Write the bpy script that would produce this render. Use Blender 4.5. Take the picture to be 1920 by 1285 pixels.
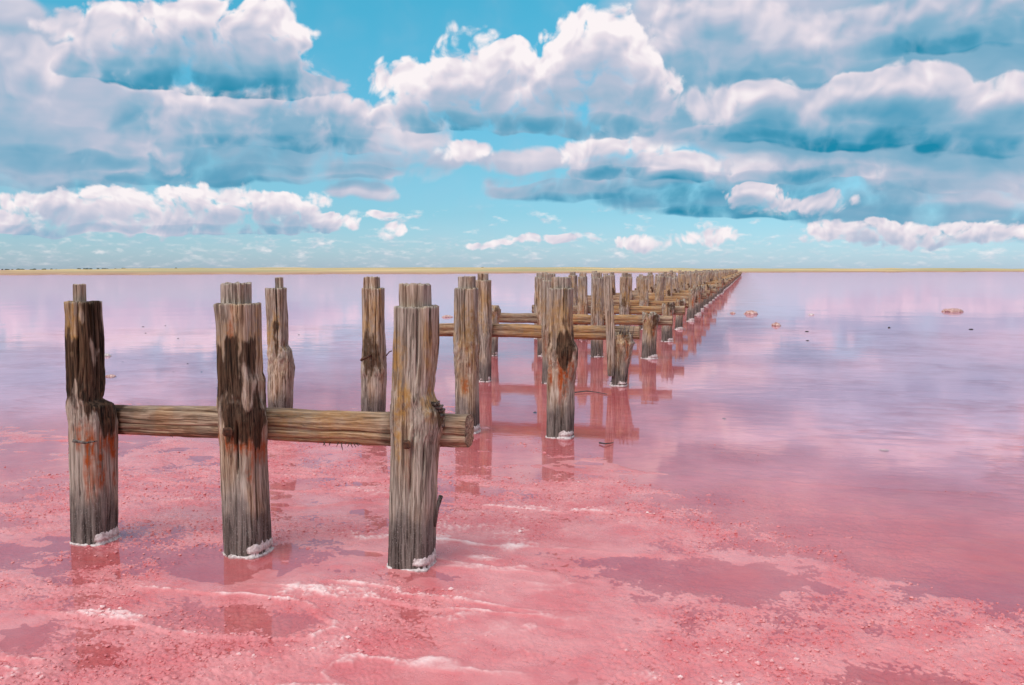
import bpy, math, random
import numpy as np

# ------------------------------------------------------------------ scene, camera
sc = bpy.context.scene
C = sc.collection
for o in list(bpy.data.objects):
    bpy.data.objects.remove(o)

F_PX, CAM_H, HOR_Y, VAN_X = 1700.0, 1.53, 505.0, 1402.0      # photo geometry (1920 x 1285)
PITCH = math.atan((642.5 - HOR_Y) / F_PX)
YAW = math.atan2((VAN_X - 960) / F_PX, math.cos(PITCH) + (642.5 - HOR_Y) / F_PX * math.sin(PITCH))


def pixel_dir(px, py):
    X, U = (px - 960) / F_PX, -(py - 642.5) / F_PX
    c, s = math.cos(PITCH), math.sin(PITCH)
    Y, Z = c + U * s, -s + U * c
    return (X * math.cos(YAW) - Y * math.sin(YAW), X * math.sin(YAW) + Y * math.cos(YAW), Z)


def on_ground(px, py, z=0.0):
    d = pixel_dir(px, py)
    t = (z - CAM_H) / d[2]
    return d[0] * t, d[1] * t


def at_depth(px, py, y):
    """point on the vertical plane Y = y (parallel to the rows of posts)"""
    d = pixel_dir(px, py)
    t = y / d[1]
    return d[0] * t, y, CAM_H + d[2] * t


cam = bpy.data.objects.new('camera', bpy.data.cameras.new('camera'))
C.objects.link(cam)
cam.data.sensor_width = 36.0
cam.data.lens = F_PX / 1920 * 36.0
cam.data.clip_start, cam.data.clip_end = 0.05, 20000
cam.location = (0, 0, CAM_H)
cam.rotation_euler = (math.pi / 2 - PITCH, 0, YAW)
sc.camera = cam

sc.view_settings.view_transform = 'Standard'
sc.view_settings.look = 'None'
sc.view_settings.exposure = 0.0
sc.view_settings.gamma = 1.0
sc.render.film_transparent = False
sc.cycles.max_bounces = 8
sc.cycles.transparent_max_bounces = 12
sc.cycles.use_adaptive_sampling = True
sc.cycles.adaptive_threshold = 0.015
sc.cycles.use_denoising = True
sc.cycles.caustics_reflective = False
sc.cycles.caustics_refractive = False

SUN_EL, SUN_AZ = math.radians(52), math.radians(-150)     # azimuth from +Y (pier direction) towards +X


# ------------------------------------------------------------------ node helpers
class Nodes:
    def __init__(self, tree):
        self.t = tree

    def n(self, kind, **kw):
        nd = self.t.nodes.new(kind)
        for k, v in kw.items():
            setattr(nd, k, v)
        return nd

    def put(self, sock, v):
        if isinstance(v, bpy.types.NodeSocket):
            self.t.links.new(v, sock)
        elif v is not None:
            if sock.type == 'RGBA' and not isinstance(v, (int, float)) and len(v) == 3:
                v = (*v, 1.0)
            sock.default_value = v

    def m(self, op, a, b=None, c=None, clamp=False):
        nd = self.n('ShaderNodeMath', operation=op, use_clamp=clamp)
        for s, v in zip(nd.inputs, (a, b, c)):
            self.put(s, v)
        return nd.outputs[0]

    def v(self, op, a, b=None, c=None):
        nd = self.n('ShaderNodeVectorMath', operation=op)
        for s, v in zip(nd.inputs, (a, b, c)):
            self.put(s, v)
        return nd.outputs['Value'] if op in ('DOT_PRODUCT', 'LENGTH') else nd.outputs[0]

    def smooth(self, x, a, b, lo=0.0, hi=1.0):
        nd = self.n('ShaderNodeMapRange', interpolation_type='SMOOTHSTEP')
        for s, v in zip(nd.inputs, (x, a, b, lo, hi)):
            self.put(s, v)
        return nd.outputs[0]

    def lin(self, x, a, b, lo=0.0, hi=1.0):
        nd = self.n('ShaderNodeMapRange')
        for s, v in zip(nd.inputs, (x, a, b, lo, hi)):
            self.put(s, v)
        return nd.outputs[0]

    def xyz(self, x=0.0, y=0.0, z=0.0):
        nd = self.n('ShaderNodeCombineXYZ')
        for s, v in zip(nd.inputs, (x, y, z)):
            self.put(s, v)
        return nd.outputs[0]

    def noise(self, vec, scale, detail=4.0, rough=0.5, dim='3D', dist=0.0, out=0):
        nd = self.n('ShaderNodeTexNoise', noise_dimensions=dim)
        self.put(nd.inputs['Vector'], vec)
        self.put(nd.inputs['Scale'], scale)
        nd.inputs['Detail'].default_value = detail
        nd.inputs['Roughness'].default_value = rough
        nd.inputs['Distortion'].default_value = dist
        return nd.outputs[out]

    def voronoi(self, vec, scale, detail=0.0, rough=0.5, dim='3D', feature='F1', rnd=1.0):
        nd = self.n('ShaderNodeTexVoronoi', voronoi_dimensions=dim, feature=feature)
        self.put(nd.inputs['Vector'], vec)
        self.put(nd.inputs['Scale'], scale)
        if 'Detail' in nd.inputs:
            nd.inputs['Detail'].default_value = detail
            nd.inputs['Roughness'].default_value = rough
        nd.inputs['Randomness'].default_value = rnd
        return nd.outputs['Distance']

    def ramp(self, x, stops, interp='LINEAR'):
        nd = self.n('ShaderNodeValToRGB')
        cr = nd.color_ramp
        cr.interpolation = interp
        while len(cr.elements) < len(stops):
            cr.elements.new(0.5)
        for e, (p, col) in zip(cr.elements, stops):
            e.position = p
            e.color = (*col, 1.0) if len(col) == 3 else col
        self.put(nd.inputs[0], x)
        return nd.outputs[0]

    def mix(self, f, a, b, mode='MIX'):
        nd = self.n('ShaderNodeMix', data_type='RGBA', blend_type=mode)
        self.put(nd.inputs[0], f)
        self.put(nd.inputs[6], a)
        self.put(nd.inputs[7], b)
        return nd.outputs[2]


def srgb(r, g, b):
    f = lambda c: (c / 255 / 12.92) if c / 255 <= 0.04045 else ((c / 255 + 0.055) / 1.055) ** 2.4
    return (f(r), f(g), f(b))


# ------------------------------------------------------------------ sky: Nishita air + procedural cumulus
def cloud_pos(px, py):
    x, y, z = pixel_dir(px, py)
    r = math.sqrt(x * x + y * y + z * z)
    return math.atan2(x, y) * 17.0, math.asin(z / r) * 17.0


# (photo x, photo y, half width, half height, brightness): where the big clouds stand in the sky
LAYERS = [
    dict(noise=1.4, amp=0.70, lo=0.02, wid=0.55, relief=0.30, shift=0.55, gain=.13, drop=.48, vary=.45, puffs=[   # soft grey sheets low down
        (120, 290, 280, 66, .08), (330, 250, 200, 80, .06), (590, 295, 250, 54, .12), (690, 362, 80, 16, .1),
        (1180, 345, 280, 40, -.06), (1330, 385, 200, 22, -.06), (1500, 330, 220, 66, .02),
        (1740, 350, 300, 80, .06), (1880, 410, 220, 40, .10), (640, 245, 200, 55, .18), (960, 300, 160, 22, .04),
        (60, 335, 120, 18, -.22), (230, 326, 110, 16, -.18), (480, 332, 110, 15, -.26), (640, 322, 90, 13, -.2), (1060, 360, 120, 17, -.34),
        (1260, 356, 120, 24, -.36), (1370, 400, 110, 11, -.34), (1560, 372, 110, 20, -.26), (1760, 384, 120, 18, -.2), (1850, 430, 120, 13, -.15)]),
    dict(noise=2.7, amp=0.78, lo=0.12, wid=0.36, relief=0.42, shift=0.42, gain=.14, drop=.55, vary=.35, puffs=[  # bright low bank
        (50, 402, 90, 40, .24), (150, 395, 90, 44, .3), (290, 395, 100, 50, .36), (400, 390, 100, 50, .36),
        (490, 402, 90, 36, .22), (560, 398, 70, 44, .32), (635, 416, 60, 18, .26), (718, 404, 26, 11, .3),
        (738, 434, 38, 19, .32), (1210, 455, 80, 18, .22), (1350, 440, 60, 24, .28), (1430, 375, 60, 28, .2), (1390, 360, 40, 18, .1),
        (1540, 382, 60, 20, .05), (1560, 430, 100, 22, .22), (1690, 440, 110, 24, .20), (1850, 440, 100, 24, .18),
        (1030, 452, 90, 13, .2), (900, 456, 50, 10, .2), (420, 432, 200, 9, -.12), (60, 432, 120, 8, -.1)]),
    dict(noise=1.9, amp=0.74, lo=0.06, wid=0.42, relief=0.38, shift=0.65, gain=.10, drop=.56, vary=.45, puffs=[   # middle rank
        (370, 212, 80, 44, .34), (500, 220, 100, 50, .16), (625, 235, 100, 50, .20), (560, 200, 180, 60, .06),
        (870, 286, 70, 22, .32), (1200, 275, 110, 54, .32), (1110, 298, 90, 42, .18), (1290, 312, 60, 24, .24),
        (1450, 295, 105, 42, .18), (1448, 240, 30, 44, .26), (1640, 300, 150, 42, .08), (1820, 310, 110, 50, .18),
        (1680, 335, 60, 28, .28), (150, 235, 220, 110, .02), (240, 180, 46, 46, .26), (60, 290, 150, 40, .12),
        (470, 270, 120, 16, -.2), (650, 276, 110, 14, -.2), (1150, 328, 90, 12, -.34), (1280, 335, 80, 11, -.34), (1460, 334, 80, 12, -.34),
        (1560, 326, 80, 12, -.25), (100, 268, 140, 16, -.16), (1780, 356, 110, 13, -.25)]),
    dict(noise=1.0, amp=0.45, lo=-.20, wid=0.55, relief=0.25, shift=0.8, gain=.20, drop=.32, vary=.45, puffs=[  # grey veil behind the right-hand billows
        (1320, 60, 160, 120, .10), (1500, 60, 260, 150, .12), (1520, 180, 280, 110, .04), (1740, 150, 300, 140, .04),
        (1900, 170, 220, 160, .02), (1820, 10, 260, 80, .0), (1380, 200, 180, 70, .0),
        (40, 190, 140, 130, .04), (10, 70, 56, 66, .14), (60, 258, 130, 20, -.12)]),
    dict(noise=1.5, amp=0.68, lo=0.06, wid=0.50, relief=0.38, shift=0.9, gain=.05, drop=.50, vary=.45, puffs=[  # upper right billows
        (1290, 66, 105, 80, .22), (1400, 40, 110, 70, .24), (1540, 92, 130, 60, .14), (1680, 40, 110, 46, .10), (1840, 20, 150, 50, -.06),
        (1250, 130, 80, 60, .08), (1480, 142, 60, 20, .34), (1430, 130, 110, 36, .0), (1870, 74, 120, 22, -.28), (1720, 86, 110, 18, -.2),
        (85, 140, 46, 58, .30), (20, 110, 60, 50, .10)]),
    dict(noise=1.6, amp=0.70, lo=0.06, wid=0.46, relief=0.38, shift=0.85, gain=.05, drop=.52, vary=.45, puffs=[  # lower right billows
        (1350, 205, 105, 52, .14), (1480, 222, 100, 44, .08), (1620, 210, 140, 56, .06), (1712, 152, 66, 40, .34), (1760, 190, 110, 56, .10),
        (1850, 215, 80, 50, .24), (1920, 240, 90, 60, .08), (1560, 258, 130, 22, -.30), (1700, 262, 140, 22, -.34), (1380, 250, 120, 18, -.3),
        (1860, 276, 100, 18, -.2), (1440, 168, 46, 26, .26), (1590, 160, 50, 24, .22), (1900, 165, 50, 30, .24), (1530, 236, 40, 20, .2)]),
    dict(noise=2.0, amp=0.72, lo=0.08, wid=0.34, relief=0.42, shift=0.95, gain=.17, drop=.58, vary=.35, puffs=[  # the bright towers
        (780, 175, 105, 64, .26), (880, 122, 64, 72, .32), (920, 180, 150, 66, .24), (1075, 92, 70, 74, .36),
        (1150, 82, 76, 68, .36), (1130, 165, 130, 84, .28), (1000, 185, 160, 62, .26), (1215, 180, 60, 58, .14),
        (190, 70, 105, 58, .06), (330, 80, 120, 70, .14), (430, 75, 120, 74, .16), (520, 66, 76, 64, .18), (960, 100, 40, 26, .36),
        (390, 138, 230, 34, -.10), (400, 164, 130, 20, -.32), (520, 160, 110, 20, -.3), (250, 140, 110, 22, -.25), (900, 234, 130, 20, -.3),
        (1100, 240, 140, 19, -.34), (800, 226, 110, 22, -.14)]),
]
CLOUD_RAMP = [(0.0, srgb(28, 136, 170)), (0.16, srgb(84, 158, 190)), (0.36, srgb(135, 178, 204)),
              (0.58, srgb(186, 194, 214)), (0.82, srgb(228, 220, 230)), (1.15 / 1.15, srgb(252, 244, 246))]


def build_sky():
    world = bpy.data.worlds.new('World')
    sc.world = world
    world.use_nodes = True
    t = world.node_tree
    t.nodes.clear()
    N = Nodes(t)
    d = N.n('ShaderNodeTexCoord').outputs['Generated']
    s = N.n('ShaderNodeSeparateXYZ')
    N.put(s.inputs[0], d)
    az = N.m('ARCTAN2', s.outputs[0], s.outputs[1])
    el = N.m('ARCSINE', s.outputs[2])

    def bg(col, strength=1.0):
        b = N.n('ShaderNodeBackground')
        N.put(b.inputs[0], col)
        b.inputs[1].default_value = strength
        return b.outputs[0]

    def mixs(f, a, b):
        x = N.n('ShaderNodeMixShader')
        N.put(x.inputs[0], f)
        t.links.new(a, x.inputs[1])
        t.links.new(b, x.inputs[2])
        return x.outputs[0]

    def air():
        sky = N.n('ShaderNodeTexSky', sky_type='NISHITA')
        sky.sun_disc = False
        sky.sun_elevation = SUN_EL
        sky.sun_rotation = SUN_AZ
        sky.air_density, sky.dust_density, sky.ozone_density = 1.0, 0.5, 2.0
        grade = N.ramp(N.m('MULTIPLY', el, 2.0), [(0.0, SKY_TINT[0]), (0.12, SKY_TINT[1]), (0.22, SKY_TINT[2]), (0.58, SKY_TINT[3]), (1.0, SKY_TINT[3])])
        return bg(N.v('MULTIPLY', sky.outputs[0], N.v('MULTIPLY', grade, (2, 2, 2))), 0.10)

    # --- small cumulus all round the horizon, broken cloud over the rest of the dome
    def ring(prev, el0, el1, k, squash, thr, wid, bri, amax):
        def g(dz, det):
            v = N.xyz(N.m('MULTIPLY', N.m('SINE', az), k), N.m('MULTIPLY', N.m('COSINE', az), k),
                      N.m('MULTIPLY', N.m('ADD', el, dz), k * squash))
            return N.noise(v, 1.0, det, 0.55)
        f0 = g(0.0, 5.0)
        f2 = g(0.45 / (k * squash), 2.0)
        a = N.smooth(f0, thr, thr + wid)
        lit = N.m('ADD', N.m('MULTIPLY', N.m('SUBTRACT', f0, f2), 1.8), bri)
        band = N.m('MULTIPLY', N.smooth(el, el0 * 0.4, el0), N.smooth(el, el1, el1 * 1.3, 1.0, 0.0))
        return mixs(N.m('MULTIPLY', N.m('MULTIPLY', a, band), amax), prev, bg(N.ramp(lit, CLOUD_RAMP)))

    base = air()
    base = ring(base, 0.003, 0.030, 62.0, 3.0, 0.46, 0.28, 0.78, 0.30)
    base = ring(base, 0.016, 0.056, 32.0, 2.4, 0.54, 0.18, 0.82, 0.7)
    dome = air()
    dome = ring(dome, 0.03, 0.10, 22.0, 2.4, 0.50, 0.12, 0.82, 0.9)
    dome = ring(dome, 0.08, 3.0, 3.0, 2.2, 0.34, 0.25, 0.92, 0.97)

    # one unit = 100 photo pixels of sky; the domain is bent a little by a broad noise
    P0 = N.xyz(N.m('MULTIPLY', az, 17.0), N.m('MULTIPLY', el, 17.0), 0.0)
    warp = N.noise(P0, 0.8, 2.0, 0.5, '2D', out=1)
    P = N.v('ADD', P0, N.v('MULTIPLY', N.v('SUBTRACT', warp, (0.5, 0.5, 0.5)), (0.7, 0.36, 0.0)))

    def cauli(p, k):
        vo = N.voronoi(p, k, 2.4, 0.48, '2D', 'F1')
        fb = N.noise(p, k * 1.2, 5.5, 0.56, '2D')
        return N.m('MULTIPLY_ADD', N.m('SUBTRACT', 0.42, vo), 0.9, N.m('SUBTRACT', fb, 0.5))

    def lumps(p, k):
        vo = N.n('ShaderNodeTexVoronoi', voronoi_dimensions='2D', feature='SMOOTH_F1')
        N.put(vo.inputs['Vector'], p)
        vo.inputs['Scale'].default_value = k * 1.15
        vo.inputs['Smoothness'].default_value = 0.45
        vo.inputs['Detail'].default_value = 1.0
        vo.inputs['Roughness'].default_value = 0.4
        return N.m('SUBTRACT', N.noise(p, k * 1.3, 2.0, 0.5, '2D'), vo.outputs['Distance'])

    def body(p, puffs, want_b=False):
        acc, bri = None, None
        for (px, py, rx, ry, b) in puffs:
            cx, cy = cloud_pos(px, py)
            rx, ry = rx / 100 * 1.22, ry / 100 * 1.22
            q = N.v('MULTIPLY_ADD', p, (1 / rx, 1 / ry, 0), (-cx / rx, -cy / ry, 0))
            w = N.m('MAXIMUM', N.m('SUBTRACT', 1.0, N.v('DOT_PRODUCT', q, q)), 0.0)
            acc = w if acc is None else N.m('ADD', acc, w)
            if want_b:
                bri = N.m('MULTIPLY', w, b) if bri is None else N.m('MULTIPLY_ADD', w, b, bri)
        return (acc, bri) if want_b else acc

    wide = N.m('SUBTRACT', N.noise(N.v('MULTIPLY', P, (0.75, 1.6, 1.0)), 0.9, 3.0, 0.55, '2D'), 0.5)
    for L in LAYERS:
        k, amp, sh = L['noise'], L['amp'], L['shift']
        acc, bri = body(P, L['puffs'], True)
        nz = N.m('MULTIPLY', cauli(P, k), N.smooth(acc, 0.0, 0.45, 0.25, 1.0))
        f0 = N.m('MULTIPLY_ADD', nz, amp, N.m('SUBTRACT', N.m('MINIMUM', acc, 0.95), 0.12))
        up = body(N.v('ADD', P, (-0.06 * sh, 0.40 * sh, 0)), L['puffs'])
        f2 = N.m('MULTIPLY_ADD', nz, amp * 0.6, up)
        top = N.smooth(f2, 0.1, 2.1, 1.0, 0.0)
        wid = N.m('MULTIPLY_ADD', N.m('SUBTRACT', 1.0, top), 0.25, L['wid'])
        a = N.smooth(f0, L['lo'], N.m('ADD', wid, L['lo']))
        n0 = lumps(P, k)
        n1 = lumps(N.v('ADD', P, (-0.08 * sh, 0.15 * sh, 0)), k)
        bump = N.m('MULTIPLY', N.m('SUBTRACT', n0, n1), N.m('MULTIPLY', L['relief'], N.m('MULTIPLY_ADD', top, 0.75, 0.25)))
        b0 = N.m('DIVIDE', bri, N.m('MAXIMUM', acc, 0.05))
        lit = N.m('ADD', N.m('MULTIPLY_ADD', top, L['drop'], bump), N.m('MULTIPLY_ADD', wide, L['vary'], N.m('ADD', b0, L['gain'])))
        base = mixs(a, base, bg(N.ramp(N.m('MULTIPLY_ADD', lit, 0.86, 0.12), CLOUD_RAMP)))

    # the placed clouds fill the sector ahead; beyond it cloud goes on unseen, whitened to lift the ambient light; below lies the lake's glow
    daz = N.m('ABSOLUTE', N.m('ADD', az, YAW))
    inside = N.m('MULTIPLY', N.smooth(daz, 0.58, 0.70, 1.0, 0.0), N.smooth(el, 0.31, 0.40, 1.0, 0.0))
    full = mixs(inside, dome, base)
    below = bg(srgb(190, 150, 170))
    fin = mixs(N.m('GREATER_THAN', el, -0.02), below, full)
    out = N.n('ShaderNodeOutputWorld')
    t.links.new(fin, out.inputs[0])
    world.cycles.sampling_method = 'NONE'


SKY_TINT = ((.40, .53, .80), (.29, .50, .63), (.29, .55, .60), (.20, .78, .73))       # halves of the colour grade at 0, 3.4, 6.3 and 17 degrees up
build_sky()

sun = bpy.data.objects.new('sun', bpy.data.lights.new('sun', 'SUN'))
C.objects.link(sun)
sun.data.energy = 2.7
sun.data.angle = math.radians(55)
sun.data.color = (1.0, 0.93, 0.85)
sun.rotation_euler = (math.pi / 2 - SUN_EL, 0, -SUN_AZ + math.pi)

# ------------------------------------------------------------------ numpy noise for real relief
def _hash(ix, iy, iz, seed):
    h = (ix.astype(np.int64) * 374761393 + iy.astype(np.int64) * 668265263 + iz.astype(np.int64) * 2147483647 + seed * 1274126177) & 0xffffffff
    h = ((h ^ (h >> 13)) * 1274126177) & 0xffffffff
    h = ((h ^ (h >> 15)) * 2246822519) & 0xffffffff
    return ((h ^ (h >> 16)) & 0xffffff) / float(0xffffff)


def vnoise(x, y, z=None, seed=0):
    """value noise, -1..1"""
    x = np.asarray(x, float)
    y = np.asarray(y, float)
    ix, iy = np.floor(x), np.floor(y)
    fx, fy = x - ix, y - iy
    fx, fy = fx * fx * fx * (fx * (fx * 6 - 15) + 10), fy * fy * fy * (fy * (fy * 6 - 15) + 10)
    if z is None:
        o = np.zeros_like(ix)
        a, b = _hash(ix, iy, o, seed), _hash(ix + 1, iy, o, seed)
        c, d = _hash(ix, iy + 1, o, seed), _hash(ix + 1, iy + 1, o, seed)
        return ((a + (b - a) * fx) * (1 - fy) + (c + (d - c) * fx) * fy) * 2 - 1
    z = np.asarray(z, float)
    iz = np.floor(z)
    fz = z - iz
    fz = fz * fz * (3 - 2 * fz)
    r = []
    for k in (0, 1):
        a, b = _hash(ix, iy, iz + k, seed), _hash(ix + 1, iy, iz + k, seed)
        c, d = _hash(ix, iy + 1, iz + k, seed), _hash(ix + 1, iy + 1, iz + k, seed)
        r.append((a + (b - a) * fx) * (1 - fy) + (c + (d - c) * fx) * fy)
    return (r[0] + (r[1] - r[0]) * fz) * 2 - 1


def fbm(x, y, z=None, seed=0, octv=4, gain=0.5):
    s, a, n, f = 0.0, 1.0, 0.0, 1.0
    for k in range(octv):
        s = s + a * vnoise(x * f, y * f, None if z is None else z * f, seed + k * 17)
        n += a
        a *= gain
        f *= 2.03
    return s / n


def cells(x, y, seed=0):
    """distance to the nearest of one jittered point per unit cell"""
    ix, iy = np.floor(x), np.floor(y)
    o = np.zeros_like(ix)
    best = np.full(x.shape, 9.0)
    for dx in (-1, 0, 1):
        for dy in (-1, 0, 1):
            px = ix + dx + _hash(ix + dx, iy + dy, o, seed)
            py = iy + dy + _hash(ix + dx, iy + dy, o, seed + 5)
            best = np.minimum(best, (px - x) ** 2 + (py - y) ** 2)
    return np.sqrt(best)


def sstep(x, a, b):
    t = np.clip((x - a) / (b - a), 0, 1)
    return t * t * (3 - 2 * t)


# ------------------------------------------------------------------ objects
def mesh_obj(name, verts, faces, mat, parent=None, smooth=True, attrs=None):
    me = bpy.data.meshes.new(name)
    me.from_pydata(verts if isinstance(verts, list) else verts.tolist(), [], faces if isinstance(faces, list) else faces.tolist())
    if smooth:
        me.shade_smooth()
    me.materials.append(mat)
    for k, v in (attrs or {}).items():
        at = me.attributes.new(k, 'FLOAT_COLOR', 'POINT')
        at.data.foreach_set('color', np.ascontiguousarray(v, dtype=np.float32).ravel())
    o = bpy.data.objects.new(name, me)
    C.objects.link(o)
    if parent is not None:
        o.parent = parent
    return o


def tag(o, label=None, cat=None, group=None, kind=None):
    for k, v in (('label', label), ('category', cat), ('group', group), ('kind', kind)):
        if v:
            o[k] = v
    return o


def thing(name, label, cat, loc=(0, 0, 0), rz=0.0, group=None):
    o = bpy.data.objects.new(name, None)
    o.empty_display_size = 0.2
    C.objects.link(o)
    o.location, o.rotation_euler = loc, (0, 0, rz)
    return tag(o, label, cat, group)


def copy_thing(root, loc, rz, label, group):
    r = root.copy()
    C.objects.link(r)
    r.location, r.rotation_euler = loc, (0, 0, rz)
    tag(r, label, None, group)
    for ch in root.children:
        c = ch.copy()
        C.objects.link(c)
        c.parent = r
        for g in ch.children:
            e = g.copy()
            C.objects.link(e)
            e.parent = c
    return r


def grid_faces(nu, nv, wrap):
    """quads of a grid with nv rows of nu verts"""
    i = np.arange(nu if wrap else nu - 1)
    j = np.arange(nv - 1)
    I, J = np.meshgrid(i, j)
    I2 = (I + 1) % nu
    return np.stack([J * nu + I, J * nu + I2, (J + 1) * nu + I2, (J + 1) * nu + I], -1).reshape(-1, 4)


# ------------------------------------------------------------------ materials
def new_mat(name):
    m = bpy.data.materials.new(name)
    m.use_nodes = True
    m.node_tree.nodes.clear()
    return m, Nodes(m.node_tree)


def finish(N, surf):
    out = N.n('ShaderNodeOutputMaterial')
    N.t.links.new(surf, out.inputs[0])


def principled(N, col, rough, bump=None, strength=0.4, dist=0.01, spec=0.3):
    p = N.n('ShaderNodeBsdfPrincipled')
    N.put(p.inputs['Base Color'], col)
    N.put(p.inputs['Roughness'], rough)
    p.inputs['Specular IOR Level'].default_value = spec
    if bump is not None:
        b = N.n('ShaderNodeBump')
        b.inputs['Strength'].default_value = strength
        b.inputs['Distance'].default_value = dist
        N.put(b.inputs['Height'], bump)
        N.t.links.new(b.outputs[0], p.inputs['Normal'])
    return p.outputs[0]


def wood_material(name, axis, tone=1.0):
    m, N = new_mat(name)
    co = N.n('ShaderNodeTexCoord').outputs['Object']
    rnd = N.n('ShaderNodeObjectInfo').outputs['Random']
    off = N.v('MULTIPLY', N.xyz(rnd, rnd, rnd), (37.0, 91.0, 53.0))
    p = N.v('ADD', co, off)
    bend = N.noise(N.v('MULTIPLY', p, (1, 1, 0.5) if axis == 'Z' else (0.5, 1, 1)), 7.0, 2.0, 0.5, out=1)
    p = N.v('ADD', p, N.v('MULTIPLY', N.v('SUBTRACT', bend, (0.5, 0.5, 0.5)), (0.022, 0.022, 0.022)))
    st = (1, 1, 0.05) if axis == 'Z' else (0.05, 1, 1)
    st2 = (1, 1, 0.02) if axis == 'Z' else (0.02, 1, 1)
    g1 = N.noise(N.v('MULTIPLY', p, st), 52.0, 6.0, 0.64, dist=0.4)
    g2 = N.noise(N.v('MULTIPLY', p, st2), 130.0, 3.0, 0.6)
    broad = N.noise(N.v('MULTIPLY', p, (1, 1, 0.35)), 5.0, 4.0, 0.55)
    grain = N.m('MULTIPLY_ADD', g2, 0.40, N.m('MULTIPLY', g1, 0.60))
    col = N.ramp(grain, [(0.37, (0.040, 0.020, 0.012)), (0.43, (0.185, 0.105, 0.062)), (0.50, (0.380, 0.255, 0.165)),
                         (0.57, (0.540, 0.415, 0.315)), (0.66, (0.70, 0.60, 0.50))])
    # silver-grey weathering and warm heartwood in broad patches
    col = N.mix(N.smooth(broad, 0.36, 0.58, 0.15, 0.9), col, N.mix(N.smooth(grain, 0.38, 0.62), (0.125, 0.098, 0.080), (0.50, 0.425, 0.365)))
    w = N.n('ShaderNodeAttribute', attribute_name='wear')
    ws = N.n('ShaderNodeSeparateColor')
    N.put(ws.inputs[0], w.outputs['Color'])
    pat = N.noise(p, 26.0, 5.0, 0.65)
    ochre = N.m('MULTIPLY', ws.outputs[2], N.smooth(N.m('MULTIPLY_ADD', pat, 0.5, N.m('MULTIPLY', g1, 0.5)), 0.38, 0.58))
    col = N.mix(ochre, col, N.mix(grain, (0.20, 0.085, 0.018), (0.62, 0.38, 0.12)))
    rust = N.m('MULTIPLY', ws.outputs[1], N.smooth(N.m('MULTIPLY_ADD', g1, 0.6, N.m('MULTIPLY', pat, 0.4)), 0.40, 0.56))
    col = N.mix(rust, col, N.mix(grain, (0.12, 0.022, 0.006), (0.52, 0.12, 0.030)))
    dark = N.smooth(N.m('ADD', ws.outputs[0], N.m('MULTIPLY_ADD', N.m('SUBTRACT', g1, 0.5), 1.1, N.m('MULTIPLY', N.m('SUBTRACT', pat, 0.5), 0.5))), 0.30, 0.85, 0.0, 0.96)
    col = N.mix(dark, col, N.mix(N.smooth(grain, 0.38, 0.64), (0.006, 0.004, 0.003), (0.12, 0.066, 0.040)))
    # brine-soaked, darker grey foot with dried salt specks
    wet = N.smooth(N.m('ADD', w.outputs['Alpha'], N.m('MULTIPLY_ADD', N.m('SUBTRACT', g1, 0.5), 1.3, N.m('MULTIPLY', N.m('SUBTRACT', pat, 0.5), 0.5))), 0.22, 0.95, 0.0, 0.93)
    col = N.mix(wet, col, N.mix(N.smooth(grain, 0.38, 0.62), (0.018, 0.013, 0.012), (0.20, 0.165, 0.15)))
    speck = N.m('MULTIPLY', N.smooth(N.noise(p, 170.0, 2.0, 0.7), 0.60, 0.70), N.m('MULTIPLY', w.outputs['Alpha'], 0.5))
    col = N.mix(speck, col, (0.62, 0.56, 0.54))
    if tone != 1.0:
        col = N.mix(1.0, col, (tone, tone * 0.86, tone * 0.74), 'MULTIPLY')
    finish(N, principled(N, col, N.m('MULTIPLY_ADD', w.outputs['Alpha'], -0.15, 0.88), grain, 1.0, 0.012, 0.15))
    return m


def plain_material(name, c0, c1, scale=30.0, rough=0.8, bump=0.4, dist=0.004, spec=0.3, stretch=(1, 1, 1)):
    m, N = new_mat(name)
    co = N.v('MULTIPLY', N.n('ShaderNodeTexCoord').outputs['Object'], stretch)
    n = N.noise(co, scale, 5.0, 0.6)
    finish(N, principled(N, N.mix(N.smooth(n, 0.3, 0.7), c0, c1), rough, n, bump, dist, spec))
    return m


WOOD = wood_material('weathered_post_wood', 'Z')
BEAM = wood_material('weathered_beam_wood', 'X', 0.95)
SALT = plain_material('salt_rim', (0.38, 0.29, 0.28), (0.80, 0.72, 0.71), 45.0, 0.6, 0.8, 0.004)
IRON = plain_material('rusty_iron', (0.035, 0.018, 0.012), (0.13, 0.055, 0.03), 70.0, 0.75, 0.5, 0.002)
LUMP = plain_material('pink_salt_lump', (0.30, 0.11, 0.085), (0.72, 0.52, 0.48), 16.0, 0.6, 0.8, 0.02)
DEBRIS = plain_material('dark_debris', (0.025, 0.025, 0.03), (0.09, 0.08, 0.08), 30.0, 0.8, 0.4, 0.005)


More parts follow.
